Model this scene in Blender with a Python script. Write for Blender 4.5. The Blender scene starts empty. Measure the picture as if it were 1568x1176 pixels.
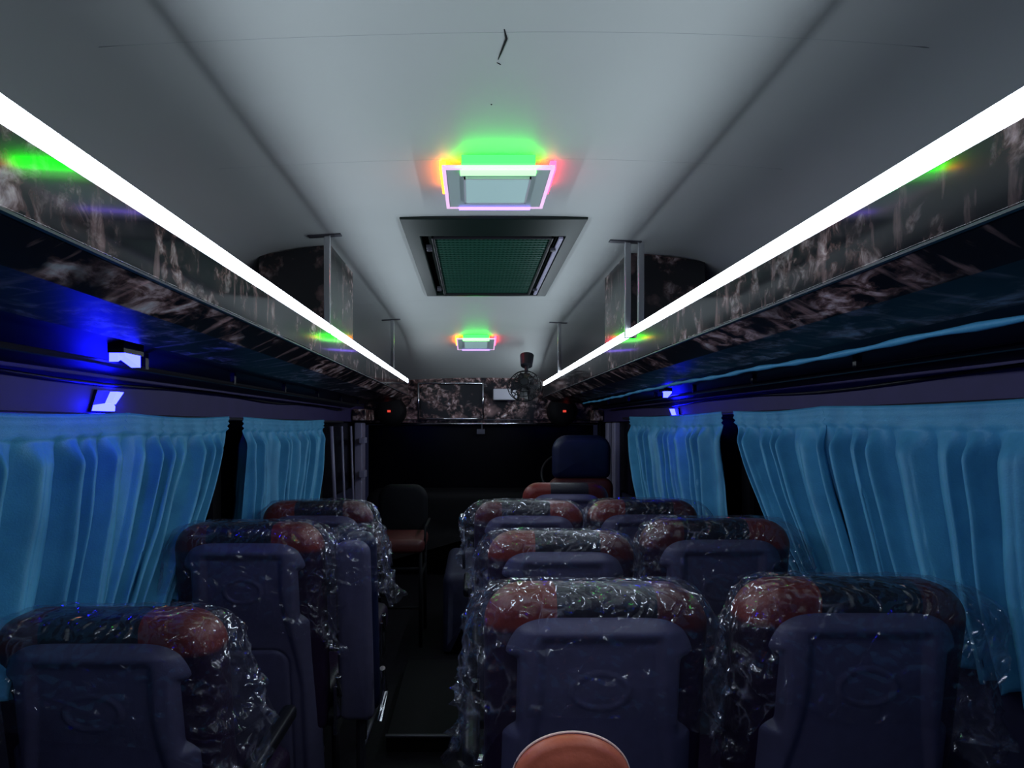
import bpy, bmesh, math, random
from mathutils import Vector, noise, Matrix
H=1.42
XL,XR=-1.08,1.23
CX=0.075
RL,RR=-0.57,0.65
random.seed(3)

# ---------------------------------------------------------------- materials
def newmat(name):
    m=bpy.data.materials.new(name); m.use_nodes=True
    nt=m.node_tree
    b=nt.nodes.get('Principled BSDF')
    return m,nt,b
def pmat(name,col,rough=0.5,metal=0.0,spec=0.5,nscale=0,namt=0.0,bump=0.0,bscale=60,coat=0.0):
    m,nt,b=newmat(name)
    b.inputs['Base Color'].default_value=(*col,1)
    b.inputs['Roughness'].default_value=rough
    b.inputs['Metallic'].default_value=metal
    b.inputs['Specular IOR Level'].default_value=spec
    b.inputs['Coat Weight'].default_value=coat
    tc=nt.nodes.new('ShaderNodeTexCoord')
    if nscale:
        n=nt.nodes.new('ShaderNodeTexNoise'); n.inputs['Scale'].default_value=nscale; n.inputs['Detail'].default_value=5
        nt.links.new(tc.outputs['Object'],n.inputs['Vector'])
        r=nt.nodes.new('ShaderNodeValToRGB')
        r.color_ramp.elements[0].position=0.3; r.color_ramp.elements[1].position=0.7
        r.color_ramp.elements[0].color=(*[c*(1-namt) for c in col],1)
        r.color_ramp.elements[1].color=(*[min(1,c*(1+namt)) for c in col],1)
        nt.links.new(n.outputs['Fac'],r.inputs['Fac']); nt.links.new(r.outputs['Color'],b.inputs['Base Color'])
    if bump:
        n2=nt.nodes.new('ShaderNodeTexNoise'); n2.inputs['Scale'].default_value=bscale; n2.inputs['Detail'].default_value=6
        nt.links.new(tc.outputs['Object'],n2.inputs['Vector'])
        bp=nt.nodes.new('ShaderNodeBump'); bp.inputs['Strength'].default_value=bump; bp.inputs['Distance'].default_value=0.01
        nt.links.new(n2.outputs['Fac'],bp.inputs['Height']); nt.links.new(bp.outputs['Normal'],b.inputs['Normal'])
    return m
def emat(name,col,s):
    m,nt,b=newmat(name)
    b.inputs['Base Color'].default_value=(*[min(c,.5) for c in col],1)
    b.inputs['Emission Color'].default_value=(*col,1)
    b.inputs['Emission Strength'].default_value=s
    return m

M_ceil=pmat('ceiling_laminate',(0.455,0.475,0.465),0.55,nscale=1.5,namt=0.04,bump=0.05,bscale=4)
M_seam=pmat('ceiling_seam',(0.36,0.38,0.39),0.6)
M_wall=pmat('purple_vinyl_wall',(0.030,0.020,0.10),0.6,nscale=12,namt=0.1)
M_lower=pmat('lower_wall_vinyl',(0.02,0.02,0.055),0.6,nscale=20,namt=0.2)
M_floor=pmat('floor_vinyl',(0.010,0.009,0.013),0.6,nscale=30,namt=0.4,bump=0.1,spec=.2)
M_black=pmat('black_plastic',(0.010,0.010,0.014),0.4,spec=.3)
M_recess=pmat('recess_shade_navy',(0.008,0.009,0.026),0.5,spec=.2,nscale=6,namt=.3)  # shade of the recess under the racks, put in as dark colour
M_blackm=pmat('matte_black',(0.006,0.006,0.008),0.7,spec=.2)
M_chrome=pmat('chrome',(0.75,0.75,0.78),0.18,metal=1)
M_steel=pmat('painted_steel',(0.08,0.08,0.10),0.4,metal=0.6)
M_shell=pmat('purple_grey_seat_plastic',(0.092,0.085,0.155),0.40,nscale=40,namt=0.08,bump=0.08,bscale=300)
M_darkshell=pmat('navy_seat_vinyl',(0.008,0.012,0.05),0.45,nscale=10,namt=0.2)
M_glass=pmat('night_window_glass',(0.002,0.002,0.004),0.25,spec=.15)
M_grille=pmat('grille_green_lit',(0.006,0.055,0.036),0.45,spec=.3)  # ceiling lamp's green cast is baked into the vent's base colours
M_grilleback=pmat('grille_void',(0.001,0.006,0.005),0.8,spec=.1)
M_hframe=pmat('hatch_frame',(0.004,0.012,0.010),0.45,spec=.2)
M_white=pmat('white_plastic',(0.5,0.5,0.55),0.4)
M_post=pmat('grey_pillar_paint',(0.30,0.28,0.40),0.4)
M_led=emat('white_led_strip',(0.78,0.90,1.0),31)
M_green=emat('green_led',(0.006,1.0,0.012),22)
M_greenb=emat('green_led_core',(0.22,1.0,0.22),2.8)
M_orange=emat('orange_led',(1.0,0.20,0.008),13)
M_red=emat('red_led',(1.0,0.03,0.08),9)
M_violet=emat('violet_led',(0.25,0.15,1.0),4)
M_pinkb=emat('pink_white_edge',(1.0,0.50,0.95),0.70)
M_panelglow=emat('lamp_panel_glow',(0.40,0.70,0.70),0.26)
M_blue=emat('blue_led',(0.005,0.006,1.0),90)
M_blue2=emat('blue_led_small',(0.010,0.012,1.0),42)
M_redled=emat('tiny_red_led',(1,0.08,0.05),.7)
M_armorange=pmat('orange_leatherette',(0.50,0.12,0.06),0.45,nscale=12,namt=0.15,bump=0.1,bscale=150)
M_rust=pmat('dark_red_vinyl',(0.09,0.018,0.016),0.5,nscale=12,namt=0.2)
M_piping=pmat('pale_piping',(0.85,0.6,0.5),0.4)

def marble(name,rough,scale=7.0,light=1.0,lo=.47,hi=.60,spec=.6,stretch=(1,1,1)):
    m,nt,b=newmat(name); L=nt.links
    tc=nt.nodes.new('ShaderNodeTexCoord')
    m0=nt.nodes.new('ShaderNodeMapping'); m0.inputs['Scale'].default_value=stretch
    L.new(tc.outputs['Object'],m0.inputs[0])
    n0=nt.nodes.new('ShaderNodeTexNoise'); n0.inputs['Scale'].default_value=scale*0.7; n0.inputs['Detail'].default_value=5; n0.inputs['Distortion'].default_value=0.6
    L.new(m0.outputs[0],n0.inputs['Vector'])
    r0=nt.nodes.new('ShaderNodeValToRGB'); e=r0.color_ramp.elements
    e[0].position=lo; e[0].color=(0,0,0,1); e[1].position=hi; e[1].color=(1,1,1,1)
    L.new(n0.outputs['Fac'],r0.inputs['Fac'])
    n1=nt.nodes.new('ShaderNodeTexNoise'); n1.inputs['Scale'].default_value=scale*3.0; n1.inputs['Detail'].default_value=9; n1.inputs['Roughness'].default_value=.62; n1.inputs['Distortion'].default_value=0.5
    L.new(m0.outputs[0],n1.inputs['Vector'])
    r1=nt.nodes.new('ShaderNodeValToRGB'); e=r1.color_ramp.elements
    e[0].position=0.44; e[0].color=(0.006,0.006,0.010,1); e[1].position=0.72; e[1].color=(min(1,0.85*light),min(1,0.72*light),min(1,0.70*light),1)
    k=e.new(0.52); k.color=(0.11*light,0.060*light,0.055*light,1)
    k=e.new(0.60); k.color=(0.36*light,0.26*light,0.25*light,1)
    L.new(n1.outputs['Fac'],r1.inputs['Fac'])
    mp=nt.nodes.new('ShaderNodeMapping'); mp.inputs['Rotation'].default_value=(0.5,0.6,0.4); mp.inputs['Scale'].default_value=(1,5,1)
    L.new(tc.outputs['Object'],mp.inputs[0])
    n2=nt.nodes.new('ShaderNodeTexNoise'); n2.inputs['Scale'].default_value=scale*0.7; n2.inputs['Detail'].default_value=6
    L.new(mp.outputs[0],n2.inputs['Vector'])
    r2=nt.nodes.new('ShaderNodeValToRGB'); e=r2.color_ramp.elements
    e[0].position=0.57; e[0].color=(0,0,0,1); e[1].position=0.74; e[1].color=(0.24*light,0.15*light,0.14*light,1)
    L.new(n2.outputs['Fac'],r2.inputs['Fac'])
    mx=nt.nodes.new('ShaderNodeMix'); mx.data_type='RGBA'
    L.new(r0.outputs['Color'],mx.inputs[0]); mx.inputs[6].default_value=(0.008,0.008,0.012,1); L.new(r1.outputs['Color'],mx.inputs[7])
    ad=nt.nodes.new('ShaderNodeMix'); ad.data_type='RGBA'; ad.blend_type='ADD'; ad.inputs[0].default_value=1
    L.new(mx.outputs[2],ad.inputs[6]); L.new(r2.outputs['Color'],ad.inputs[7])
    L.new(ad.outputs[2],b.inputs['Base Color'])
    b.inputs['Roughness'].default_value=rough
    b.inputs['Specular IOR Level'].default_value=spec
    return m
M_marble=marble('dark_marble_laminate',0.09,8.0,1.0,.47,.60,.75)
M_marble2=marble('dark_marble_underside',0.42,7.0,1.9,.44,.58,.12,(1,.6,1))
M_marble3=marble('dark_marble_header',0.40,6.5,1.5,.42,.52,.3)

def leather():
    m,nt,b=newmat('red_black_leatherette'); L=nt.links
    tc=nt.nodes.new('ShaderNodeTexCoord'); sx=nt.nodes.new('ShaderNodeSeparateXYZ')
    L.new(tc.outputs['Object'],sx.inputs[0])
    r=nt.nodes.new('ShaderNodeValToRGB'); r.color_ramp.interpolation='CONSTANT'
    mr=nt.nodes.new('ShaderNodeMapRange'); mr.inputs[1].default_value=-0.24; mr.inputs[2].default_value=0.24
    L.new(sx.outputs['X'],mr.inputs[0]); L.new(mr.outputs[0],r.inputs['Fac'])
    e=r.color_ramp.elements
    e[0].position=0; e[0].color=(0.18,0.022,0.016,1); e[1].position=0.32; e[1].color=(0.010,0.009,0.018,1)
    k=e.new(0.74); k.color=(0.085,0.012,0.014,1)
    mz=nt.nodes.new('ShaderNodeMapRange'); mz.inputs[1].default_value=1.010; mz.inputs[2].default_value=1.025
    L.new(sx.outputs['Z'],mz.inputs[0])
    mx=nt.nodes.new('ShaderNodeMix'); mx.data_type='RGBA'
    L.new(mz.outputs[0],mx.inputs[0]); mx.inputs[6].default_value=(0.022,0.010,0.034,1); L.new(r.outputs['Color'],mx.inputs[7])
    L.new(mx.outputs[2],b.inputs['Base Color'])
    b.inputs['Roughness'].default_value=0.42
    n2=nt.nodes.new('ShaderNodeTexNoise'); n2.inputs['Scale'].default_value=90
    L.new(tc.outputs['Object'],n2.inputs['Vector'])
    bp=nt.nodes.new('ShaderNodeBump'); bp.inputs['Strength'].default_value=0.15; bp.inputs['Distance'].default_value=0.01
    L.new(n2.outputs['Fac'],bp.inputs['Height']); L.new(bp.outputs['Normal'],b.inputs['Normal'])
    return m
M_leather=leather()

def curtain_mat():
    m,nt,b=newmat('turquoise_curtain_cloth'); L=nt.links
    tc=nt.nodes.new('ShaderNodeTexCoord')
    n=nt.nodes.new('ShaderNodeTexNoise'); n.inputs['Scale'].default_value=9; n.inputs['Detail'].default_value=6
    L.new(tc.outputs['Object'],n.inputs['Vector'])
    r=nt.nodes.new('ShaderNodeValToRGB'); e=r.color_ramp.elements
    e[0].position=0.3; e[0].color=(0.062,0.28,0.48,1); e[1].position=0.7; e[1].color=(0.095,0.39,0.61,1)
    L.new(n.outputs['Fac'],r.inputs['Fac']); L.new(r.outputs['Color'],b.inputs['Base Color'])
    b.inputs['Roughness'].default_value=0.5
    b.inputs['Specular IOR Level'].default_value=0.4
    n2=nt.nodes.new('ShaderNodeTexNoise'); n2.inputs['Scale'].default_value=220
    L.new(tc.outputs['Object'],n2.inputs['Vector'])
    bp=nt.nodes.new('ShaderNodeBump'); bp.inputs['Strength'].default_value=0.2; bp.inputs['Distance'].default_value=0.004
    L.new(n2.outputs['Fac'],bp.inputs['Height']); L.new(bp.outputs['Normal'],b.inputs['Normal'])
    return m
M_curt=curtain_mat()

def film_mat():
    m=bpy.data.materials.new('clear_plastic_film'); m.use_nodes=True
    nt=m.node_tree; nt.nodes.clear(); L=nt.links
    out=nt.nodes.new('ShaderNodeOutputMaterial')
    tc=nt.nodes.new('ShaderNodeTexCoord')
    wn=nt.nodes.new('ShaderNodeTexNoise'); wn.inputs['Scale'].default_value=6; wn.inputs['Detail'].default_value=3
    L.new(tc.outputs['Object'],wn.inputs['Vector'])
    mw=nt.nodes.new('ShaderNodeMix'); mw.data_type='RGBA'; mw.blend_type='ADD'; mw.inputs[0].default_value=.30
    L.new(tc.outputs['Object'],mw.inputs[6]); L.new(wn.outputs['Color'],mw.inputs[7])
    mp=nt.nodes.new('ShaderNodeMapping'); mp.inputs['Scale'].default_value=(1.3,1,.65); mp.inputs['Rotation'].default_value=(0,.5,0)
    L.new(mw.outputs[2],mp.inputs[0])
    vo=nt.nodes.new('ShaderNodeTexVoronoi'); vo.feature='DISTANCE_TO_EDGE'; vo.inputs['Scale'].default_value=15
    L.new(mp.outputs[0],vo.inputs['Vector'])
    r=nt.nodes.new('ShaderNodeValToRGB'); e=r.color_ramp.elements
    e[0].position=0.0; e[0].color=(1,1,1,1); e[1].position=0.08; e[1].color=(0,0,0,1)
    L.new(vo.outputs['Distance'],r.inputs['Fac'])
    sx=nt.nodes.new('ShaderNodeSeparateXYZ'); L.new(tc.outputs['Object'],sx.inputs[0])
    ab=nt.nodes.new('ShaderNodeMath'); ab.operation='ABSOLUTE'; L.new(sx.outputs['X'],ab.inputs[0])
    sr=nt.nodes.new('ShaderNodeMapRange'); sr.inputs[1].default_value=.14; sr.inputs[2].default_value=.25; sr.inputs[3].default_value=.0; sr.inputs[4].default_value=.08
    L.new(ab.outputs[0],sr.inputs[0])
    kn=nt.nodes.new('ShaderNodeTexNoise'); kn.inputs['Scale'].default_value=7; kn.inputs['Detail'].default_value=2
    L.new(tc.outputs['Object'],kn.inputs['Vector'])
    ka=nt.nodes.new('ShaderNodeMath'); ka.operation='ADD'; L.new(kn.outputs['Fac'],ka.inputs[0]); L.new(sr.outputs[0],ka.inputs[1])
    kr=nt.nodes.new('ShaderNodeMapRange'); kr.inputs[1].default_value=.55; kr.inputs[2].default_value=.70
    L.new(ka.outputs[0],kr.inputs[0])
    km=nt.nodes.new('ShaderNodeMath'); km.operation='MULTIPLY'; L.new(r.outputs['Color'],km.inputs[0]); L.new(kr.outputs[0],km.inputs[1])
    bp=nt.nodes.new('ShaderNodeBump'); bp.inputs['Strength'].default_value=0.75; bp.inputs['Distance'].default_value=0.04
    L.new(vo.outputs['Distance'],bp.inputs['Height'])
    tr=nt.nodes.new('ShaderNodeBsdfTransparent'); tr.inputs[0].default_value=(0.98,0.98,1,1)
    gl=nt.nodes.new('ShaderNodeBsdfGlossy'); gl.inputs['Roughness'].default_value=0.12; gl.inputs[0].default_value=(0.92,0.93,1,1)
    L.new(bp.outputs['Normal'],gl.inputs['Normal'])
    df=nt.nodes.new('ShaderNodeBsdfDiffuse'); df.inputs[0].default_value=(0.68,0.68,0.82,1)
    fr=nt.nodes.new('ShaderNodeFresnel'); fr.inputs[0].default_value=1.42
    ma=nt.nodes.new('ShaderNodeMath'); ma.operation='MULTIPLY_ADD'; ma.inputs[1].default_value=0.9; ma.inputs[2].default_value=0.035
    L.new(fr.outputs[0],ma.inputs[0])
    mb=nt.nodes.new('ShaderNodeMath'); mb.operation='MINIMUM'; mb.inputs[1].default_value=0.25
    L.new(ma.outputs[0],mb.inputs[0])
    mx=nt.nodes.new('ShaderNodeMixShader'); L.new(mb.outputs[0],mx.inputs[0]); L.new(tr.outputs[0],mx.inputs[1]); L.new(gl.outputs[0],mx.inputs[2])
    mm=nt.nodes.new('ShaderNodeMath'); mm.operation='MULTIPLY_ADD'; mm.inputs[1].default_value=0.16; mm.inputs[2].default_value=0.018  # crease highlights painted in as white diffuse, strongest at the sides
    L.new(km.outputs[0],mm.inputs[0])
    mx2=nt.nodes.new('ShaderNodeMixShader'); L.new(mm.outputs[0],mx2.inputs[0]); L.new(mx.outputs[0],mx2.inputs[1]); L.new(df.outputs[0],mx2.inputs[2])
    L.new(mx2.outputs[0],out.inputs[0])
    return m
M_film=film_mat()

# ---------------------------------------------------------------- mesh helpers
def mkobj(name,verts,faces,mats,midx=None,smooth=False,parent=None,loc=None):
    me=bpy.data.meshes.new(name)
    me.from_pydata([tuple(v) for v in verts],[],faces)
    if not isinstance(mats,(list,tuple)): mats=[mats]
    for m in mats: me.materials.append(m)
    if midx:
        for p,i in zip(me.polygons,midx): p.material_index=i
    bm=bmesh.new(); bm.from_mesh(me); bmesh.ops.recalc_face_normals(bm,faces=bm.faces); bm.to_mesh(me); bm.free()
    if smooth:
        for p in me.polygons: p.use_smooth=True
    ob=bpy.data.objects.new(name,me); bpy.context.scene.collection.objects.link(ob)
    if parent: ob.parent=parent
    if loc: ob.location=loc
    return ob
def empty(name,loc=(0,0,0)):
    o=bpy.data.objects.new(name,None); o.empty_display_size=0.05; o.location=loc
    bpy.context.scene.collection.objects.link(o); return o
class MB:
    def __init__(s): s.v=[];s.f=[];s.m=[]
    def add(s,vs,fs,mi=0):
        o=len(s.v); s.v+= [tuple(q) for q in vs]
        for f in fs: s.f.append([i+o for i in f]); s.m.append(mi)
    def box(s,x0,x1,y0,y1,z0,z1,mi=0,shear=0):
        vs=[(x,y,z) for x in (x0,x1) for y in (y0,y1) for z in (z0,z1)]
        s.add(vs,[(0,1,3,2),(4,6,7,5),(0,4,5,1),(2,3,7,6),(0,2,6,4),(1,5,7,3)],mi)
    def hexa(s,p,mi=0):
        s.add(p,[(3,2,1,0),(4,5,6,7),(0,1,5,4),(1,2,6,5),(2,3,7,6),(3,0,4,7)],mi)
    def tube(s,pts,r,n=8,mi=0,closed=False):
        pts=[Vector(p) for p in pts]; vs=[]; N=len(pts)
        for i,p in enumerate(pts):
            if closed: d=pts[(i+1)%N]-pts[i-1]
            else: d=pts[min(i+1,N-1)]-pts[max(i-1,0)]
            d.normalize()
            a=Vector((0,0,1)) if abs(d.z)<0.9 else Vector((1,0,0))
            u=d.cross(a).normalized(); w=d.cross(u)
            rr=r[i] if isinstance(r,(list,tuple)) else r
            for k in range(n):
                t=2*math.pi*k/n
                vs.append(p+u*math.cos(t)*rr+w*math.sin(t)*rr)
        fs=[]
        for i in range(N if closed else N-1):
            j=(i+1)%N
            for k in range(n):
                fs.append((i*n+k,i*n+(k+1)%n,j*n+(k+1)%n,j*n+k))
        if not closed:
            fs.append(tuple(range(n))); fs.append(tuple((N-1)*n+k for k in range(n)))
        s.add(vs,fs,mi)
    def disc(s,c,r,axis='y',t=0.02,n=32,mi=0):
        c=Vector(c); 
        d={'x':Vector((1,0,0)),'y':Vector((0,1,0)),'z':Vector((0,0,1))}[axis]
        s.tube([c-d*t/2,c+d*t/2],r,n,mi)
    def obj(s,name,mats,smooth=False,parent=None,bevel=0,loc=None,seg=2):
        o=mkobj(name,s.v,s.f,mats,s.m,smooth,parent,loc)
        if bevel:
            b=o.modifiers.new('bevel','BEVEL'); b.width=bevel; b.segments=seg; b.limit_method='ANGLE'; b.angle_limit=0.6
            for p in o.data.polygons: p.use_smooth=True
            try:
                w=o.modifiers.new('wn','WEIGHTED_NORMAL'); w.keep_sharp=True
            except Exception: pass
        return o
def roundrect(w,z0,z1,rt,rb,n=8):
    pts=[]
    for cx,cz,a0,r in ((w-rb,z0+rb,-90,rb),(w-rt,z1-rt,0,rt),(-w+rt,z1-rt,90,rt),(-w+rb,z0+rb,180,rb)):
        for k in range(n+1):
            a=math.radians(a0+90*k/n); pts.append((cx+r*math.cos(a),cz+r*math.sin(a)))
    return pts
def slab(pts,y0,y1,r,fn=None,n=5,dome=0.0):
    N=len(pts); nor=[]
    for i in range(N):
        a=Vector(pts[i-1]);b=Vector(pts[(i+1)%N]); d=(b-a).normalized(); nor.append((d.y,-d.x))
    rings=[]
    cx=sum(p[0] for p in pts)/N; cz=sum(p[1] for p in pts)/N
    def ring(inset,y,sc=1):
        return [((p[0]-q[0]*inset-cx)*sc+cx,y,(p[1]-q[1]*inset-cz)*sc+cz) for p,q in zip(pts,nor)]
    for sc in (0.02,0.3,0.6,0.85): rings.append(ring(r,y0-dome*(1-sc*sc),sc))
    for k in range(n+1):
        t=math.pi/2*k/n; rings.append(ring(r*(1-math.sin(t)),y0+r*(1-math.cos(t))))
    for k in range(n+1):
        t=math.pi/2*(1-k/n); rings.append(ring(r*(1-math.sin(t)),y1-r*(1-math.cos(t))))
    for sc in (0.85,0.6,0.3,0.02): rings.append(ring(r,y1+dome*(1-sc*sc),sc))
    vs=[v for rg in rings for v in rg]
    if fn: vs=[fn(*v) for v in vs]
    fs=[]
    for a in range(len(rings)-1):
        for i in range(N):
            j=(i+1)%N
            fs.append((a*N+i,a*N+j,(a+1)*N+j,(a+1)*N+i))
    fs.append(tuple(range(N))); fs.append(tuple((len(rings)-1)*N+i for i in range(N)))
    return vs,fs
def sm(a,b,x):
    t=max(0,min(1,(x-a)/(b-a))); return t*t*(3-2*t)

# ---------------------------------------------------------------- ROOM
Y0,Y1=-1.3,6.05
def ceil_z(x,y):
    d=abs(x-CX)
    z=0.775-0.028*(d/0.8)**2
    if d>0.8: z-=0.9*(d-0.8)**2
    if y>4.7: 
        t=(y-4.7)/(Y1-4.7); z-=0.33*t**1.8
    return H+z
vs=[];fs=[]; nx,ny=48,60
for j in range(ny+1):
    y=Y0+(Y1-Y0)*j/ny
    for i in range(nx+1):
        x=XL+(XR-XL)*i/nx; vs.append((x,y,ceil_z(x,y)))
o=len(vs)
for v in list(vs): vs.append((v[0],v[1],v[2]+0.03))
for j in range(ny):
    for i in range(nx):
        a=j*(nx+1)+i; fs.append((a,a+1,a+nx+2,a+nx+1)); fs.append((o+a,o+a+nx+1,o+a+nx+2,o+a+1))
mkobj('ceiling',vs,fs,M_ceil,smooth=True)
for k,y in enumerate((1.20,1.77,3.75)):
    mb=MB(); pts=[]
    for i in range(33):
        x=-0.74+1.64*i/32; pts.append((x,y+0.004*math.sin(i*0.2),ceil_z(x,y)+0.0009))
    mb.tube(pts,0.0014,5); mb.obj('trim_%d'%(k+1),M_seam,smooth=True)
mb=MB(); mb.tube([(0.060,1.19,ceil_z(.06,1.2)),(0.066,1.22,ceil_z(.066,1.24)),(0.056,1.27,ceil_z(.05,1.3)),(0.052,1.29,ceil_z(.05,1.33))],[0.001,0.0025,0.0018,0.0008],6)
mb.tube([(0.050,1.30,ceil_z(.05,1.34)),(0.058,1.307,ceil_z(.05,1.35))],0.0012,6)
mb.disc((0.043,1.47,ceil_z(.05,1.49)),0.002,'z',0.002,8)
mb.obj('ceiling_scratch',M_blackm)

mb=MB(); mb.box(XL-0.1,XR+0.1,Y0,Y1+0.6,-0.06,0.0); mb.obj('floor',M_floor)
ZW0,ZW1=0.86,H+0.02
def sidewall(name,x,sgn):
    mb=MB(); a,b=(x-0.06,x) if sgn<0 else (x,x+0.06)
    mb.box(a,b,Y0,Y1,0,ZW0,1)
    mb.box(a,b,Y0,Y1,ZW1+0.01,H+0.68,0)
    mb.obj(name,[M_wall,M_lower])
sidewall('wall_left',XL,-1); sidewall('wall_right',XR,1)
mb=MB(); mb.box(XL-.06,XR+.06,Y0-.05,Y0,0,H+0.8); mb.obj('wall_back',M_wall)
def windows(x,sgn,ys,base):
    for k,(a,b) in enumerate(ys):
        mb=MB(); xx=x+sgn*0.02
        mb.box(min(xx,xx+sgn*.01),max(xx,xx+sgn*.01),a+0.03,b-0.03,ZW0,ZW1+0.01)
        mb.obj('window_%d'%(base+k),M_glass)
    edges=sorted(set([q for p in ys for q in p]))
    mb=MB()
    for e in edges: 
        mb.box(min(x,x+sgn*.05),max(x,x+sgn*.05),e-0.04,e+0.04,ZW0,ZW1+0.01)
    mb.obj('trim_%s_window_posts'%('left' if sgn<0 else 'right'),M_blackm)
windows(XL,-1,[(Y0,0.9),(0.9,2.56),(2.56,4.3),(4.3,6.0)],1)
windows(XR,1,[(Y0,1.2),(1.2,2.75),(2.75,4.6),(4.6,6.0)],5)

YF=6.0
mb=MB()
mb.box(XL,XR,YF,YF+0.05,H+0.02,H+0.47,0)
o=mb.obj('wall_front_header',[M_marble3])
mb=MB(); mb.box(XL,XR,YF+0.25,YF+0.3,0,H+0.03); mb.obj('window_windshield',M_glass)
mb=MB()
mb.tube([(XL+.02,YF-0.04,H+0.012),(XR-.02,YF-0.04,H+0.012)],0.012,8,0)
mb.tube([(XL+.02,YF-0.05,H+0.05),(XR-.02,YF-0.05,H+0.05)],0.006,6,1)
mb.obj('trim_front_rail',[M_chrome,M_steel],smooth=True)
DP=empty('dashboard')
vs,fs=slab(roundrect(1.1,0.0,0.79,0.1,0.02),5.75,6.2,0.08,lambda x,y,z:(x+CX,y,z))
mkobj('dashboard_body',vs,fs,M_blackm,smooth=True,parent=DP)
mb=MB(); wx,wy,wz=.80,5.35,.98
ring=[(wx+.20*math.cos(a),wy+.10*math.sin(a),wz+.17*math.sin(a)) for a in [2*math.pi*k/36 for k in range(36)]]
mb.tube(ring,.014,8,0,True)
for k in (0,12,24): mb.tube([(wx,wy,wz),ring[k]],.012,8)
mb.tube([(wx,wy,wz),(wx,5.80,.70)],.025,10); mb.obj('steering_wheel',M_black,smooth=True,parent=DP)

# ---------------------------------------------------------------- RACKS
def rack(name,xf,xw,sgn,yend,z0=0.262,z1=0.385):
    P=empty(name)
    def bx(mb,xa,xb,*r,mi=0): mb.box(min(xa,xb),max(xa,xb),*r,mi)
    mb=MB(); bx(mb,xf,xf+sgn*0.018,-1.28,yend,H+z0,H+z1-0.019); o=mb.obj('fascia',M_marble,parent=P,bevel=0.004)
    mb=MB(); bx(mb,xf-sgn*0.003,xf+sgn*0.02,-1.28,yend,H+z0-0.004,H+z0); mb.obj('lower_lip',M_steel,parent=P)
    def strip(nm,zz,mat,t=0.014):
        mb=MB()
        for (xa,za),(xb,zb) in zip(zz[:-1],zz[1:]):
            mb.hexa([(xa,-1.28,H+za),(xb,-1.28,H+zb),(xb,yend,H+zb),(xa,yend,H+za),(xa,-1.28,H+za+t),(xb,-1.28,H+zb+t),(xb,yend,H+zb+t),(xa,yend,H+za+t)])
        mb.obj(nm,mat,parent=P)
    strip('underside_panel',[(xf+sgn*0.006,z0-0.004),(xf+sgn*.08,z0-.042),(xf+sgn*0.24,z0-0.066)],M_marble2)
    strip('recess_shade_panel',[(xf+sgn*0.24,z0-0.066),(xf+sgn*0.265,z0-0.045),(xw-sgn*.09,z0-.085),(xw-sgn*0.005,z0-0.115)],M_recess)  # dark sheet added to darken the recess and upper wall
    mb=MB(); bx(mb,xf+sgn*0.002,xf+sgn*0.03,-1.28,yend,H+z1-0.019,H+z1+0.0165)
    mb.obj('led_profile',M_white,parent=P)
    mb=MB(); n=26; xa=xf
    for i in range(n):
        ya=-1.26+(yend+1.26-0.01)*i/n; yb=-1.26+(yend+1.26-0.01)*(i+1)/n
        mb.add([(xa,ya,H+z1+0.0145),(xa,yb,H+z1+0.0145),(xa,yb,H+z1-0.0175),(xa,ya,H+z1-0.0175)],[(0,1,2,3)])
    mb.obj('led_diffuser',M_led,parent=P)
    mb=MB(); xr=xw-sgn*0.17
    mb.tube([(xr,-1.2,H+z0-0.108),(xr,yend-.3,H+z0-0.108)],0.008,8,0)
    y=-0.8
    while y<yend-.4:
        mb.box(xr-0.008,xr+0.008,y-.008,y+.008,H+z0-0.108,H+z0-0.065)
        y+=0.62
    mb.obj('grab_rail',M_black,smooth=False,parent=P)
    return P
PL=rack('luggage_rack',RL,XL,-1,5.30)
PR=rack('luggage_rack',RR,XR,1,5.70)
def hanger(P,x,y,double=0):
    mb=MB()
    for dx in ((0,) if not double else (0,double)):
        zt=ceil_z(x+dx,y)
        mb.box(x+dx-0.013,x+dx+0.013,y-0.008,y+0.008,H+0.36,zt)
    mb.obj('hanger_post',M_chrome,parent=P,bevel=0.003)
    mb=MB(); mb.hexa([(x-0.075,y-.015,ceil_z(x-.075,y)-0.005),(x+0.055,y-.015,ceil_z(x+.055,y)-0.005),(x+0.055,y+.015,ceil_z(x+.055,y)-0.005),(x-0.075,y+.015,ceil_z(x-.075,y)-0.005),
      (x-0.075,y-.015,ceil_z(x-.075,y)+0.004),(x+0.055,y-.015,ceil_z(x+.055,y)+0.004),(x+0.055,y+.015,ceil_z(x+.055,y)+0.004),(x-0.075,y+.015,ceil_z(x-.075,y)+0.004)])
    mb.obj('hanger_plate',M_steel,parent=P)
hanger(PL,RL-0.012,2.42); hanger(PL,RL-0.012,4.36)
hanger(PR,RR-0.012,2.52,0.055); hanger(PR,RR-0.012,4.52)
def partition(P,xa,xb,ya,yb):
    mb=MB()
    x0,x1=min(xa,xb),max(xa,xb)
    def zc(x,y): return ceil_z(x,y)+0.005
    mb.hexa([(x0,ya,H+0.27),(x1,ya,H+0.27),(x1,yb,H+0.27),(x0,yb,H+0.27),(x0,ya,zc(x0,ya)),(x1,ya,zc(x1,ya)),(x1,yb,zc(x1,yb)),(x0,yb,zc(x0,yb))])
    mb.obj('marble_duct_box',M_marble,parent=P)
partition(PL,RL-0.03,-0.90,2.55,3.02)
partition(PR,RR+0.03,1.02,2.68,3.15)

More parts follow.
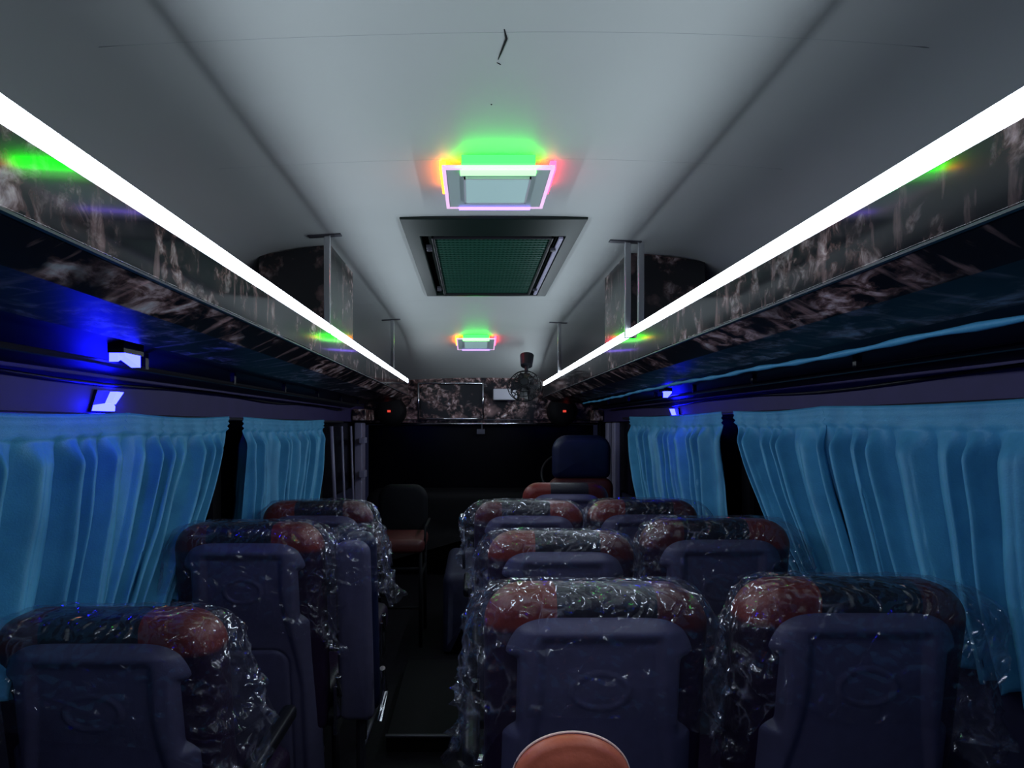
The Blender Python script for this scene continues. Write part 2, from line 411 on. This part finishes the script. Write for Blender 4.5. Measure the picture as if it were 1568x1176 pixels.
# ---------------------------------------------------------------- ROOF HATCH
HP=empty('roof_air_vent')
mb=MB()
zc=H+0.772; ox0,ox1,oy0,oy1=CX-.35,CX+.35,2.25,3.60; ix0,ix1,iy0,iy1=CX-.285,CX+.285,2.38,3.46
zl=zc-0.035
O=[(ox0,oy0),(ox1,oy0),(ox1,oy1),(ox0,oy1)]; I=[(ix0,iy0),(ix1,iy0),(ix1,iy1),(ix0,iy1)]
mb.add([(x,y,zc+0.0) for x,y in O]+[(x,y,zc-0.010) for x,y in O]+[(x,y,zl) for x,y in I]+[(x,y,zc) for x,y in I],
 [(0,1,5,4),(1,2,6,5),(2,3,7,6),(3,0,4,7),(4,5,9,8),(5,6,10,9),(6,7,11,10),(7,4,8,11),(8,9,13,12),(9,10,14,13),(10,11,15,14),(11,8,12,15)])
mb.obj('bevelled_frame',M_hframe,parent=HP,bevel=0.004)
mb=MB(); mb.box(ix0,ix1,iy0,iy1,zc-0.008,zc-0.002); mb.obj('grille_back',M_grilleback,parent=HP)
mb=MB(); gx0,gx1,gy0,gy1=ix0+.055,ix1-.055,iy0+.03,iy1-.03
n=30
for i in range(n):
    y=gy0+(gy1-gy0)*(i+.5)/n; mb.box(gx0,gx1,y-.009,y+.009,zl+.006,zl+.012)
n=26
for i in range(n):
    x=gx0+(gx1-gx0)*(i+.5)/n; mb.box(x-.0045,x+.0045,gy0,gy1,zl+.008,zl+.013)
mb.obj('grille_mesh',M_grille,parent=HP)
mb=MB(); w=.012
mb.box(gx0-w,gx1+w,gy0-w,gy0,zl-.002,zl+.014);mb.box(gx0-w,gx1+w,gy1,gy1+w,zl-.002,zl+.014)
mb.box(gx0-w,gx0,gy0-w,gy1+w,zl-.002,zl+.014);mb.box(gx1,gx1+w,gy0-w,gy1+w,zl-.002,zl+.014)
mb.obj('grille_border',M_black,parent=HP,bevel=.003)
mb=MB(); mb.box(ix1-.022,ix1-.006,iy0+.02,iy1-.02,zl-.002,zl+.006)
mb.obj('edge_strip',M_post,parent=HP)
mb=MB()
for y in (gy0+.12,gy1-.15):
    mb.box(gx0-.04,gx0-.018,y-.03,y+.03,zl-.008,zl+.006); mb.disc((gx0-.029,y,zl-.008),.012,'z',.012,16); mb.disc((gx1+.025,y,zl-.008),.012,'z',.012,16)
mb.obj('latches',M_steel,parent=HP,bevel=.002)

# ---------------------------------------------------------------- CEILING LAMPS
def lamp(cx,cy,tilt=0):
    z=ceil_z(cx,cy); P=empty('ceiling_lamp',(cx,cy,z)); s=.162
    mb=MB(); mb.box(-.11,.11,-.11,.11,-.030,0.002); mb.obj('base_box',M_white,parent=P,bevel=.004)
    mb=MB(); t=.011
    for a in ((-s,s,-s,-s+t),(-s,s,s-t,s),(-s,-s+t,-s+t,s-t),(s-t,s,-s+t,s-t)): mb.box(a[0],a[1],a[2],a[3],-.042,-.032)
    mb.obj('acrylic_edge',M_pinkb,parent=P)
    mb=MB(); mb.box(-s+t,s-t,-s+t,s-t,-.040,-.033); mb.obj('acrylic_plate',M_frost,parent=P)
    mb=MB(); mb.box(-.095,.095,-.095,.095,-.046,-.040); mb.obj('centre_panel',M_panelglow,parent=P)
    mb=MB()
    for a in ((-.10,.10,-.10,-.095),(-.10,.10,.095,.10),(-.10,-.095,-.10,.10),(.095,.10,-.10,.10)): mb.box(*a,-.047,-.040)
    mb.obj('inner_frame',M_white,parent=P)
    mb=MB(); 
    mb.box(-.105,.105,-s-.008,-s+.012,-.030,-.006); mb.obj('green_strip',M_green,parent=P)
    mb=MB(); mb.box(-.11,.11,-s+.014,-s+.036,-.048,-.040); mb.obj('green_core',M_greenb,parent=P)
    mb=MB(); mb.box(-s-.008,-s+.010,-.13,.06,-.030,-.006); mb.obj('orange_strip',M_orange,parent=P)
    mb=MB(); mb.box(s-.010,s+.008,-.13,.06,-.030,-.006); mb.obj('red_strip',M_red,parent=P)
    mb=MB(); mb.box(-.12,.12,s-.012,s+.002,-.046,-.030); mb.obj('violet_strip',M_violet,parent=P)
    P.rotation_euler[0]=tilt
    return P
M_frost=pmat('frosted_acrylic',(0.40,0.48,0.47),0.3)
lamp(.071,1.90)
lamp(.02,5.18,math.radians(-9))

# ---------------------------------------------------------------- CURTAINS
def curtain(sgn,ta,tb,ba,bb,seed,folds,amp=0.054):
    rnd=random.Random(seed)
    x0=(XL+0.048) if sgn<0 else (XR-0.048); ins=-sgn
    top,bot=H+0.035,0.86
    if sgn>0: top=H+0.062
    NU=int(folds*22); NV=60
    vs=[]
    for j in range(NV+1):
        v=j/NV
        z=top+(bot-top)*v
        sl=v**1.4
        a=ta+(ba-ta)*sl; b=tb+(bb-tb)*sl
        env=sm(0.085,0.22,v)
        for i in range(NU+1):
            u=i/NU
            uu=u*folds+0.25*math.sin(u*folds*1.7+seed)+0.10*math.sin(v*2.4+u*folds*0.9+seed)
            q=abs(math.sin(math.pi*uu))
            w1=q**0.80-0.52
            kk=math.floor(uu)
            k=0.82+0.18*math.sin(kk*2.3+seed*1.3+v*1.2)
            q2=abs(math.sin(math.pi*(uu*2.37+.3)))
            fine=0.009*(q2**.7-.5)*(0.4+v)
            n=noise.noise(Vector((u*folds*0.9,v*3.5,seed*3.1)))*0.009
            d=amp*(0.10+env*(1.05+0.10*v))*w1*k*1.7+fine*(.4+env)+n*env
            if v<0.10: d=d*0.35+0.005*math.sin(v*170)+0.007
            yy=a+(b-a)*u+0.014*math.sin(2*math.pi*uu+1.2)*env
            zz=z+ (0.006*math.sin(2*math.pi*uu) if v>0.95 else 0)-0.010*math.sin(math.pi*u)*(1-v)
            vs.append((x0+ins*(d+0.008*v+0.030),yy,zz))
    fs=[]
    for j in range(NV):
        for i in range(NU):
            a=j*(NU+1)+i; fs.append((a,a+1,a+NU+2,a+NU+1))
    o=mkobj('window_curtain',vs,fs,M_curt,smooth=True)
    s=o.modifiers.new('sol','SOLIDIFY'); s.thickness=0.002
    return o
curtain(-1,-1.0,0.95,-1.0,0.90,1,13)
curtain(-1,0.93,1.76,0.86,1.56,2,8)
curtain(-1,1.74,2.47,1.50,1.99,3,7)
curtain(-1,2.62,4.04,2.54,3.67,4,12)
curtain(1,-1.0,1.0,-1.0,1.0,5,13)
curtain(1,0.98,2.00,0.98,1.70,6,9)
curtain(1,1.99,2.68,1.68,2.10,7,7)
curtain(1,2.80,4.46,2.64,4.05,8,13)
for s,x in ((-1,XL+.025),(1,XR-.025)):
    mb=MB(); zt=H+.025 if s<0 else H+.052
    mb.tube([(x,-1.2,zt),(x,4.9,zt)],.008,8); mb.obj('curtain_rod',M_steel,smooth=True)
mb=MB(); pts=[]; rr=[]
for i in range(110):
    y=-1.0+6.0*i/109; pts.append((RR+.252+0.003*math.sin(i*.9),y,H+0.183+0.002*math.sin(i*.5)+.008*math.sin(y*1.1)**2*(-1))); rr.append(.007+.002*math.sin(i*1.7))
mb.tube(pts,rr,8); mb.obj('rolled_curtain_band',M_curt,smooth=True)
mb=MB(); pts=[(XR-0.015,-1.0+5.9*i/30,H+0.125+0.010*math.sin(i*.7)) for i in range(31)]
mb.tube(pts,.005,6); mb.obj('wall_cable',M_black,smooth=True)
mb=MB(); pts=[(XL+0.015,-1.0+5.9*i/30,H+0.125+0.008*math.sin(i*.8)) for i in range(31)]
mb.tube(pts,.005,6); mb.obj('wall_cable',M_black,smooth=True)

# ---------------------------------------------------------------- BLUE LAMPS
def blue(x,sgn,y,dy,sc=1.0):
    P=empty('blue_night_lamp',(x,y,H+.016))
    d=-sgn
    mb=MB()
    def ex(poly,xa,xb,mi):
        n=len(poly); v=[(xa,p[0],p[1]) for p in poly]+[(xb,p[0],p[1]) for p in poly]
        f=[tuple(range(n)),tuple(range(2*n-1,n-1,-1))]+[(i,(i+1)%n,n+(i+1)%n,n+i) for i in range(n)]
        mb.add(v,f,mi)
    ex([(-.060,.022),(.055,.022),(.075,.085),(-.03,.085)],d*.001,d*.010,1)
    ex([(-.056,.024),(.020,.024),(.022,.038),(.012,.048),(-.050,.040)],d*.010,d*.030,0)
    ex([(.004,.046),(.024,.044),(.066,.082),(.030,.082)],d*.010,d*.030,0)
    mb.obj('wall_fixture',[M_blue,M_black],parent=P)
    mb=MB(); xo=d*.20
    zc_=.162
    mb.box(xo-.020,xo+.020,dy-.045,dy+.045,zc_,zc_+.03,1)
    mb.hexa([(xo-.018,dy-.042,zc_-.022),(xo+.004,dy-.042,zc_-.022),(xo+.006,dy-.006,zc_-.004),(xo-.018,dy-.006,zc_-.004),(xo-.018,dy-.042,zc_),(xo+.004,dy-.042,zc_),(xo+.006,dy-.006,zc_),(xo-.018,dy-.006,zc_)],0)
    mb.hexa([(xo-.004,dy-.040,zc_-.008),(xo+.020,dy-.040,zc_-.008),(xo+.020,dy+.03,zc_-.030),(xo-.004,dy+.03,zc_-.030),(xo-.004,dy-.040,zc_),(xo+.020,dy-.040,zc_),(xo+.020,dy+.03,zc_),(xo-.004,dy+.03,zc_)],0)
    mb.obj('rack_fixture',[M_blue2,M_black],parent=P)
for y in (-0.4,1.76): blue(XL,-1,y,-.22)  # rear lamp of this pair is unseen, added as blue fill
for y in (0.2,3.66): blue(XR,1,y,-.4)  # nearer lamp is out of view, added to tint the seats blue

# ---------------------------------------------------------------- SEATS
T=1.10; SH=0.15
def sh(x,y,z): return (x,y+(T-z)*SH,z)
def shell_mesh():
    NI,NJ=96,170; W=.205; ztop=T-.052; hh=.80
    vs=[];fs=[]
    for j in range(NJ+1):
        s=j/NJ; t=s if s>.12 else s*s/.12*.5+s*.5
        dz=t*hh
        tr=.10
        w=W*(.60+.40*math.sqrt(max(0,1-(1-min(1,dz/tr))**2)))
        w*=1+.05*sm(.2,.7,dz)
        for i in range(NI+1):
            u=-1+2*i/NI; 
            uu=math.sin(u*math.pi/2)*.35+u*.65
            x=uu*w
            au=abs(uu)
            prof=(1-au**7)*min(1,(dz/.03))**.5 if dz<.03 else (1-au**7)
            d=.052*prof+.018*(1-uu*uu)*sm(0,.2,dz)
            pw=.125+.05*sm(.12,.5,dz)
            d-=.014*(1-sm(pw-.018,pw+.006,abs(x)))*sm(.030,.055,dz)
            g=sm(.152,.168,abs(x))*(1-sm(.190,.202,abs(x)))*sm(.07,.10,dz)*(1-sm(.22,.26,dz))
            d-=.030*g
            e=math.hypot(x/.056,(dz-.150)/.036)
            d+=.0045*math.exp(-((e-1)/.07)**2)
            rx=abs(x)-.13; rz=.34-dz
            sd=math.hypot(max(rx+.05,0),max(rz+.05,0))-.05 if (rx>-.05 or rz>-.05) else max(rx,rz)
            d-=.006*math.exp(-(sd/.005)**2)
            vs.append(sh(x,.055-d,ztop-dz))
    for j in range(NJ):
        for i in range(NI):
            a=j*(NI+1)+i; fs.append((a,a+1,a+NI+2,a+NI+1))
    return vs,fs
SHELL=None; CUSH=None; BASE={}
def film(P,seed,wl,wr,depth=.27):
    NU,NV=150,54
    cy0,cy1=-.030,.175
    vs=[]
    def crease(n):
        a=1-2*abs(noise.noise(n)); b=1-2*abs(noise.noise(n*2.3+Vector((3,1,7))))
        return a,b
    for j in range(NV+1):
        v=j/NV
        for i in range(NU):
            a=2*math.pi*i/NU
            ca,sa=math.cos(a),math.sin(a)
            ex=math.copysign(abs(ca)**.35,ca); ey=math.copysign(abs(sa)**.45,sa)
            if v<.3:
                q=v/.3; r=math.sin(q*math.pi/2)**.55; z=T+.006-.05*(1-math.cos(q*math.pi/2))
            else:
                q=(v-.3)/.7; r=1; z=T-.044-depth*q*(1+.25*math.sin(a*2+seed)+.1*math.sin(a*5+seed))
            W=wr if ex>0 else wl
            xx=W*ex*r*(1+.03*max(0,v-.3)); 
            yy=(cy0+cy1)/2+(cy1-cy0)/2*ey*r
            cr=max(0,abs(xx)/W-.72)/.28
            z-=.055*cr**2.2*(1-max(0,v-.3))
            n=Vector((xx*6,yy*6+seed*7,z*5))
            ra,rb=crease(n*1.6)
            k=noise.noise(n*1.1)*.016+(ra**3)*.014+(rb**3)*.010
            amp=(.30+1.10*max(0,v-.2))
            side=sm(.45,1,abs(ex))
            k*=amp*(.38+1.25*side)
            k+=.003
            xx+=ex*k*1.3; yy+=ey*k*.8; z+=.5*k*(1-min(1,v/.3))+noise.noise(n*4+Vector((9,0,0)))*.006
            vs.append(sh(xx,yy,z))
    fs=[]
    for j in range(NV):
        for i in range(NU):
            a=j*NU+i; b=j*NU+(i+1)%NU; fs.append((a,b,b+NU,a+NU))
    mkobj('plastic_cover',vs,fs,M_film,smooth=True,parent=P)
def seat(X,Y,top,aisle,seed,film_on=True,name='bus_seat',flipx=False):
    global SHELL,CUSH
    P=empty(name,(X,Y,0)); P.scale=(1,1,top/T)
    if SHELL is None:
        vs,fs=shell_mesh(); o=mkobj('back_shell',vs,fs,M_shell,smooth=True,parent=P); 
        so=o.modifiers.new('s','SOLIDIFY'); so.thickness=.004; so.offset=-1
        SHELL=o
        vs,fs=slab(roundrect(.232,.40,T,.085,.04,9),.030,.155,.045,sh,6,.006)
        CUSH=mkobj('back_cushion',vs,fs,M_leather,smooth=True,parent=P)
    else:
        for s in (SHELL,CUSH):
            o=bpy.data.objects.new(s.name.split('.')[0],s.data); bpy.context.scene.collection.objects.link(o); o.parent=P
            for m in s.modifiers:
                q=o.modifiers.new(m.name,m.type); q.thickness=.004; q.offset=-1
            if flipx and s is CUSH: o.scale[0]=-1
    vs,fs=slab(roundrect(.232,0,.46,.05,.05,6),0,.13,.04,lambda a,b,c:(a,.155+c,.39+b),5,.008)
    mkobj('seat_cushion',vs,fs,M_leather,smooth=True,parent=P)
    mb=MB()
    for sx in (-.17,.17):
        mb.tube([(sx,.22,0.0),(sx,.24,.38)],.016,8,0); mb.tube([(sx,.56,0.0),(sx,.54,.38)],.016,8,0)
        mb.box(sx-.02,sx+.02,.17,.62,0.0,.012,0)
        mb.tube([(sx,.16,.37),(sx,.60,.37)],.014,8,0)
    mb.tube([(-.2,.24,.30),(.2,.24,.30)],.014,8,0); mb.tube([(-.2,.54,.30),(.2,.54,.30)],.014,8,0)
    mb.obj('base_frame',M_steel,smooth=True,parent=P)
    ax=aisle*.262
    mb=MB()
    vs,fs=slab(roundrect(.020,0,.31,.018,.018,5),0,.042,.014,lambda a,b,c:(ax+a,.17+c,.66+b))
    mb.add(vs,fs,0)
    mb.tube([(ax-aisle*.03,.185,.67),(ax,.19,.67)],.013,10,1)
    mb.tube([(ax-aisle*.03,.19,.44),(ax,.19,.44)],.03,14,0)
    mb.box(ax-.006,ax+.006,.14,.24,.40,.56,1)
    mb.tube([(ax,.22,.42),(ax+aisle*.012,.16,.52),(ax+aisle*.012,.13,.60)],[.008,.008,.012],8,1)
    mb.obj('armrest_and_recliner',[M_black,M_chrome],smooth=False,parent=P,bevel=.002)
    if film_on:
        wl,wr=(.270,.245) if aisle<0 else (.245,.262)
        film(P,seed,wl,wr)
    return P
seat(.255,1.19,1.085,-1,1)
seat(.790,1.19,1.095,1,2,flipx=False)
seat(.278,1.85,1.080,-1,3)
seat(.770,1.85,1.120,1,4,flipx=True)
seat(.235,2.51,1.095,-1,5,flipx=True)
seat(.722,2.51,1.100,1,6)
seat(.50,3.22,1.105,-1,7,film_on=False)
seat(-.764,1.19,1.030,1,8,flipx=True)
seat(-.715,1.85,1.108,1,9,flipx=True)
seat(-.665,2.51,1.095,1,10)

P=empty('folding_jump_seat',(-.395,1.95,0))
vs,fs=slab(roundrect(.058,.42,1.045,.045,.03,7),-.01,.05,.025,sh,5,.004); mkobj('back_shell',vs,fs,M_shell,smooth=True,parent=P)
vs,fs=slab(roundrect(.066,.42,1.06,.045,.03,7),.055,.14,.035,sh,5,.004); mkobj('back_cushion',vs,fs,M_darkshell,smooth=True,parent=P)
mb=MB()
mb.tube([(.0,.2,0),(.0,.17,.45)],.016,8,0); mb.box(-.06,.07,.13,.30,0,.012,0)
mb.tube([(.08,.10,.42),(.088,.16,.50),(.088,.10,.60)],.010,8,1); mb.disc((.083,.14,.44),.028,'x',.012,18,1)
mb.obj('base_frame',[M_steel,M_chrome],smooth=False,parent=P)
film(P,21,.070,.095,.15)
P.children[-1].location.z=-.02

P=empty('driver_seat',(.80,4.45,0))
vs,fs=slab(roundrect(.215,1.02,1.345,.11,.05,8),.0,.12,.05,lambda x,y,z:(x,y+(1.3-z)*.1,z),5,.01); mkobj('headrest',vs,fs,M_darkshell,smooth=True,parent=P)
vs,fs=slab(roundrect(.24,.55,1.03,.08,.05,8),.0,.13,.05,lambda x,y,z:(x,y+(1.3-z)*.1,z),5,.01); mkobj('backrest',vs,fs,M_rust,smooth=True,parent=P)
vs,fs=slab(roundrect(.24,0,.48,.06,.05,6),0,.14,.04,lambda a,b,c:(a,.16+c,.45+b),5,.008); mkobj('cushion',vs,fs,M_darkshell,smooth=True,parent=P)
mb=MB(); mb.box(-.18,.18,.2,.56,0,.45); mb.obj('pedestal',M_black,parent=P,bevel=.01)

P=empty('conductor_seat',(-.50,4.15,0))
vs,fs=slab(roundrect(.175,.62,1.00,.10,.05,8),.12,.21,.04,None,5,.01); mkobj('backrest',vs,fs,M_blackm,smooth=True,parent=P)
vs,fs=slab(roundrect(.185,-.30,.12,.05,.05,6),0,.09,.035,lambda a,b,c:(a,c,.60+b),5,.008); mkobj('cushion',vs,fs,M_rust,smooth=True,parent=P)
mb=MB()
for sx in (-.16,.16):
    mb.tube([(sx,-.26,0),(sx,-.26,.62)],.012,8); mb.tube([(sx,.10,0),(sx,.10,.66)],.012,8); mb.tube([(sx,-.26,.45),(sx,.10,.45)],.010,8)
    mb.tube([(sx+.02*(1 if sx>0 else -1),-.22,.60),(sx+.03*(1 if sx>0 else -1),-.22,.76),(sx+.03*(1 if sx>0 else -1),.12,.76)],.010,8)
mb.tube([(-.16,-.26,.5),(.16,-.26,.5)],.010,8); mb.tube([(-.16,-.26,.25),(.16,-.26,.25)],.010,8)
mb.obj('tube_frame',M_blackm,smooth=True,parent=P)

vs,fs=slab(roundrect(.15,0,.50,.06,.02,7),3.75,4.6,.05,lambda x,y,z:(x-.04,y,z),5,.01); mkobj('engine_cover',vs,fs,M_lower,smooth=True)
mb=MB(); mb.tube([(-.06,3.9,.48),(-.07,3.88,.78)],.010,8,0)
mb.tube([(-.07,3.88,.77),(-.07,3.88,.80),(-.07,3.88,.83),(-.07,3.88,.855)],[.02,.03,.03,.012],14,1)
mb.obj('gear_lever',[M_steel,M_chrome],smooth=True)
mb=MB(); mb.box(-.38,-.06,2.64,3.5,0,.07,0); mb.box(-.385,-.055,2.63,2.65,.064,.076,1)
mb.obj('aisle_step',[M_blackm,M_steel],bevel=.004)

# ---------------------------------------------------------------- FRONT DETAILS
mb=MB()
def bar(x0,y0,z0,x1,y1,z1,w): mb.tube([(x0,y0,z0),(x1,y1,z1)],w,8)
bar(-1.03,4.40,H-.01,-1.00,4.40,.75,.014); bar(-1.02,4.70,H-.01,-.99,4.70,.55,.010); bar(-1.03,5.1,H-.01,-1.0,5.1,.5,.010)
mb.obj('door_handrail',M_post,smooth=True)
mb=MB(); mb.box(-1.07,-1.00,5.45,5.62,0.2,H+.02); mb.obj('trim_front_pillar_left',M_post,bevel=.01)
mb=MB(); mb.box(1.17,1.22,5.05,5.16,0.8,H+.02); mb.box(1.18,1.22,5.35,5.45,0.8,H+.02); mb.obj('trim_front_pillar_right',M_post,bevel=.01)
mb=MB(); mb.box(-1.0,-.95,5.3,5.42,H-.16,H-.11); mb.box(-1.0,-.95,5.3,5.42,H-.46,H-.40); mb.obj('pillar_switch_box',M_post,bevel=.004)
P=empty('display_box',(-.22,5.9,H)); mb=MB()
x0,x1,z0,z1=-.31,.31,.06,.40
for a,b in (((x0,z0),(x1,z0)),((x1,z0),(x1,z1)),((x1,z1),(x0,z1)),((x0,z1),(x0,z0))):
    mb.tube([(a[0],-.06,a[1]),(b[0],-.06,b[1])],.009,6); mb.tube([(a[0],.06,a[1]),(b[0],.06,b[1])],.005,6)
for c in ((x0,z0),(x1,z0),(x0,z1),(x1,z1)): mb.tube([(c[0],-.06,c[1]),(c[0],.07,c[1])],.005,6)
mb.obj('chrome_frame',M_chrome,smooth=True,parent=P)
mb=MB(); mb.box(x0,x1,.05,.08,z0,z1); mb.obj('marble_back',M_marble3,parent=P)
for x in (-.80,.86):
    P=empty('dome_speaker',(x,5.86,H+.13)); mb=MB()
    prof=[(.0,.14),(-.04,.135),(-.07,.12),(-.09,.09),(-.10,.05),(-.102,.01)]
    mb.tube([(0,.10,0)]+[(0,a,0) for a,b in prof],[.145]+[b for a,b in prof],32,0)
    mb.obj('dome',M_blackm,smooth=True,parent=P)
    mb=MB(); mb.box(-.014,.014,-.125,-.10,-.010,.010); mb.obj('indicator',M_redled,parent=P)
mb=MB(); mb.box(.19,.42,5.86,5.99,H+.24,H+.35); mb.obj('control_box',M_white,bevel=.01)
mb=MB(); mb.tube([(.08,5.94,H+.01),(.08,5.92,H-.05)],.008,8); mb.box(.03,.11,5.90,5.93,H-.09,H-.04); mb.obj('rear_view_mirror',M_steel,bevel=.006)
mb=MB(); mb.box(XL+.01,-.95,5.35,5.9,H+.04,H+.14); mb.obj('marble_corner_panel',M_marble3,bevel=.01)
mb=MB(); mb.box(1.13,XR-.01,5.72,5.9,H+.04,H+.14); mb.obj('marble_corner_panel',M_marble3,bevel=.01)
# fan
P=empty('cabin_fan',(.42,5.0,H+.36)) 
mb=MB(); R=.14
for rr,yy in ((R,0),(R*.85,-.045),(R*.6,-.06),(R*.3,-.068),(R*.85,.045),(R*.55,.06)):
    mb.tube([(rr*math.cos(k*math.pi/18),yy,rr*math.sin(k*math.pi/18)) for k in range(36)],.0035,5,0,True)
for k in range(20):
    a=2*math.pi*k/20; c,s=math.cos(a),math.sin(a)
    mb.tube([(.02*c,-.07,.02*s),(R*.3*c,-.068,R*.3*s),(R*.6*c,-.06,R*.6*s),(R*.85*c,-.045,R*.85*s),(R*c,0,R*s),(R*.85*c,.045,R*.85*s),(R*.5*c,.062,R*.5*s)],.0028,4)
mb.obj('cage',M_blackm,smooth=True,parent=P)
mb=MB(); mb.disc((0,-.072,0),.03,'y',.01,20); mb.tube([(0,.03,0),(0,.12,0)],[.05,.04],16); mb.tube([(0,.08,.02),(0,.08,.14),(0,.08,.32)],[.014,.014,.02],10); mb.tube([(0,.08,.24),(0,.08,.34)],[.05,.06],20)
mb.tube([(-.05,.04,.10),(.05,.10,.10)],.045,14)
for k in range(4):
    a=k*math.pi/2
    def rp(r,w,y): 
        return (r*math.cos(a)-w*math.sin(a),y,r*math.sin(a)+w*math.cos(a))
    pts=[rp(.02,-.015,-.01),rp(.11,-.045,-.025),rp(.115,.03,.02),rp(.02,.015,.01)]
    mb.add(pts+[(p[0],p[1]+.003,p[2]) for p in pts],[(0,1,2,3),(7,6,5,4),(0,4,5,1),(1,5,6,2),(2,6,7,3),(3,7,4,0)])
mb.obj('motor_and_blades',M_black,parent=P)
P.rotation_euler=(math.radians(-25),0,math.radians(-10))
P.location.z=H+.32

# orange armrest in the foreground
P=empty('folded_armrest',(.100,.60,H-.312))
pts=[]
for k in range(41):
    a=math.pi*k/40; pts.append((.060*math.cos(a),-.050+.050*math.sin(a)))
pts=[( .082,-.25)]+pts+[(-.072,-.25)]
vs,fs=slab(pts,0,.022,.010,lambda x,y,z:(x,y-z*.15,z),5,.006); mkobj('pad',vs,fs,M_armorange,smooth=True,parent=P)
mb=MB(); mb.tube([(x,.016-z*.15,z+.001) for x,z in pts],.0012,6); mb.obj('piping',M_piping,smooth=True,parent=P)

# ---------------------------------------------------------------- WORLD, CAMERA
w=bpy.data.worlds.new('night'); bpy.context.scene.world=w; w.use_nodes=True
w.node_tree.nodes['Background'].inputs[0].default_value=(.01,.012,.03,1)
w.node_tree.nodes['Background'].inputs[1].default_value=.5
cd=bpy.data.cameras.new('camera'); cam=bpy.data.objects.new('camera',cd); bpy.context.scene.collection.objects.link(cam)
cam.location=(0,0,H); cam.rotation_euler=(math.radians(90),0,0)
cd.lens=36*950/1600; cd.sensor_width=36; cd.shift_x=60/1600; cd.shift_y=64/1600; cd.clip_start=.02
bpy.context.scene.camera=cam
bpy.context.scene.view_settings.view_transform='Standard'
bpy.context.scene.view_settings.look='None'
bpy.context.scene.view_settings.gamma=0.95
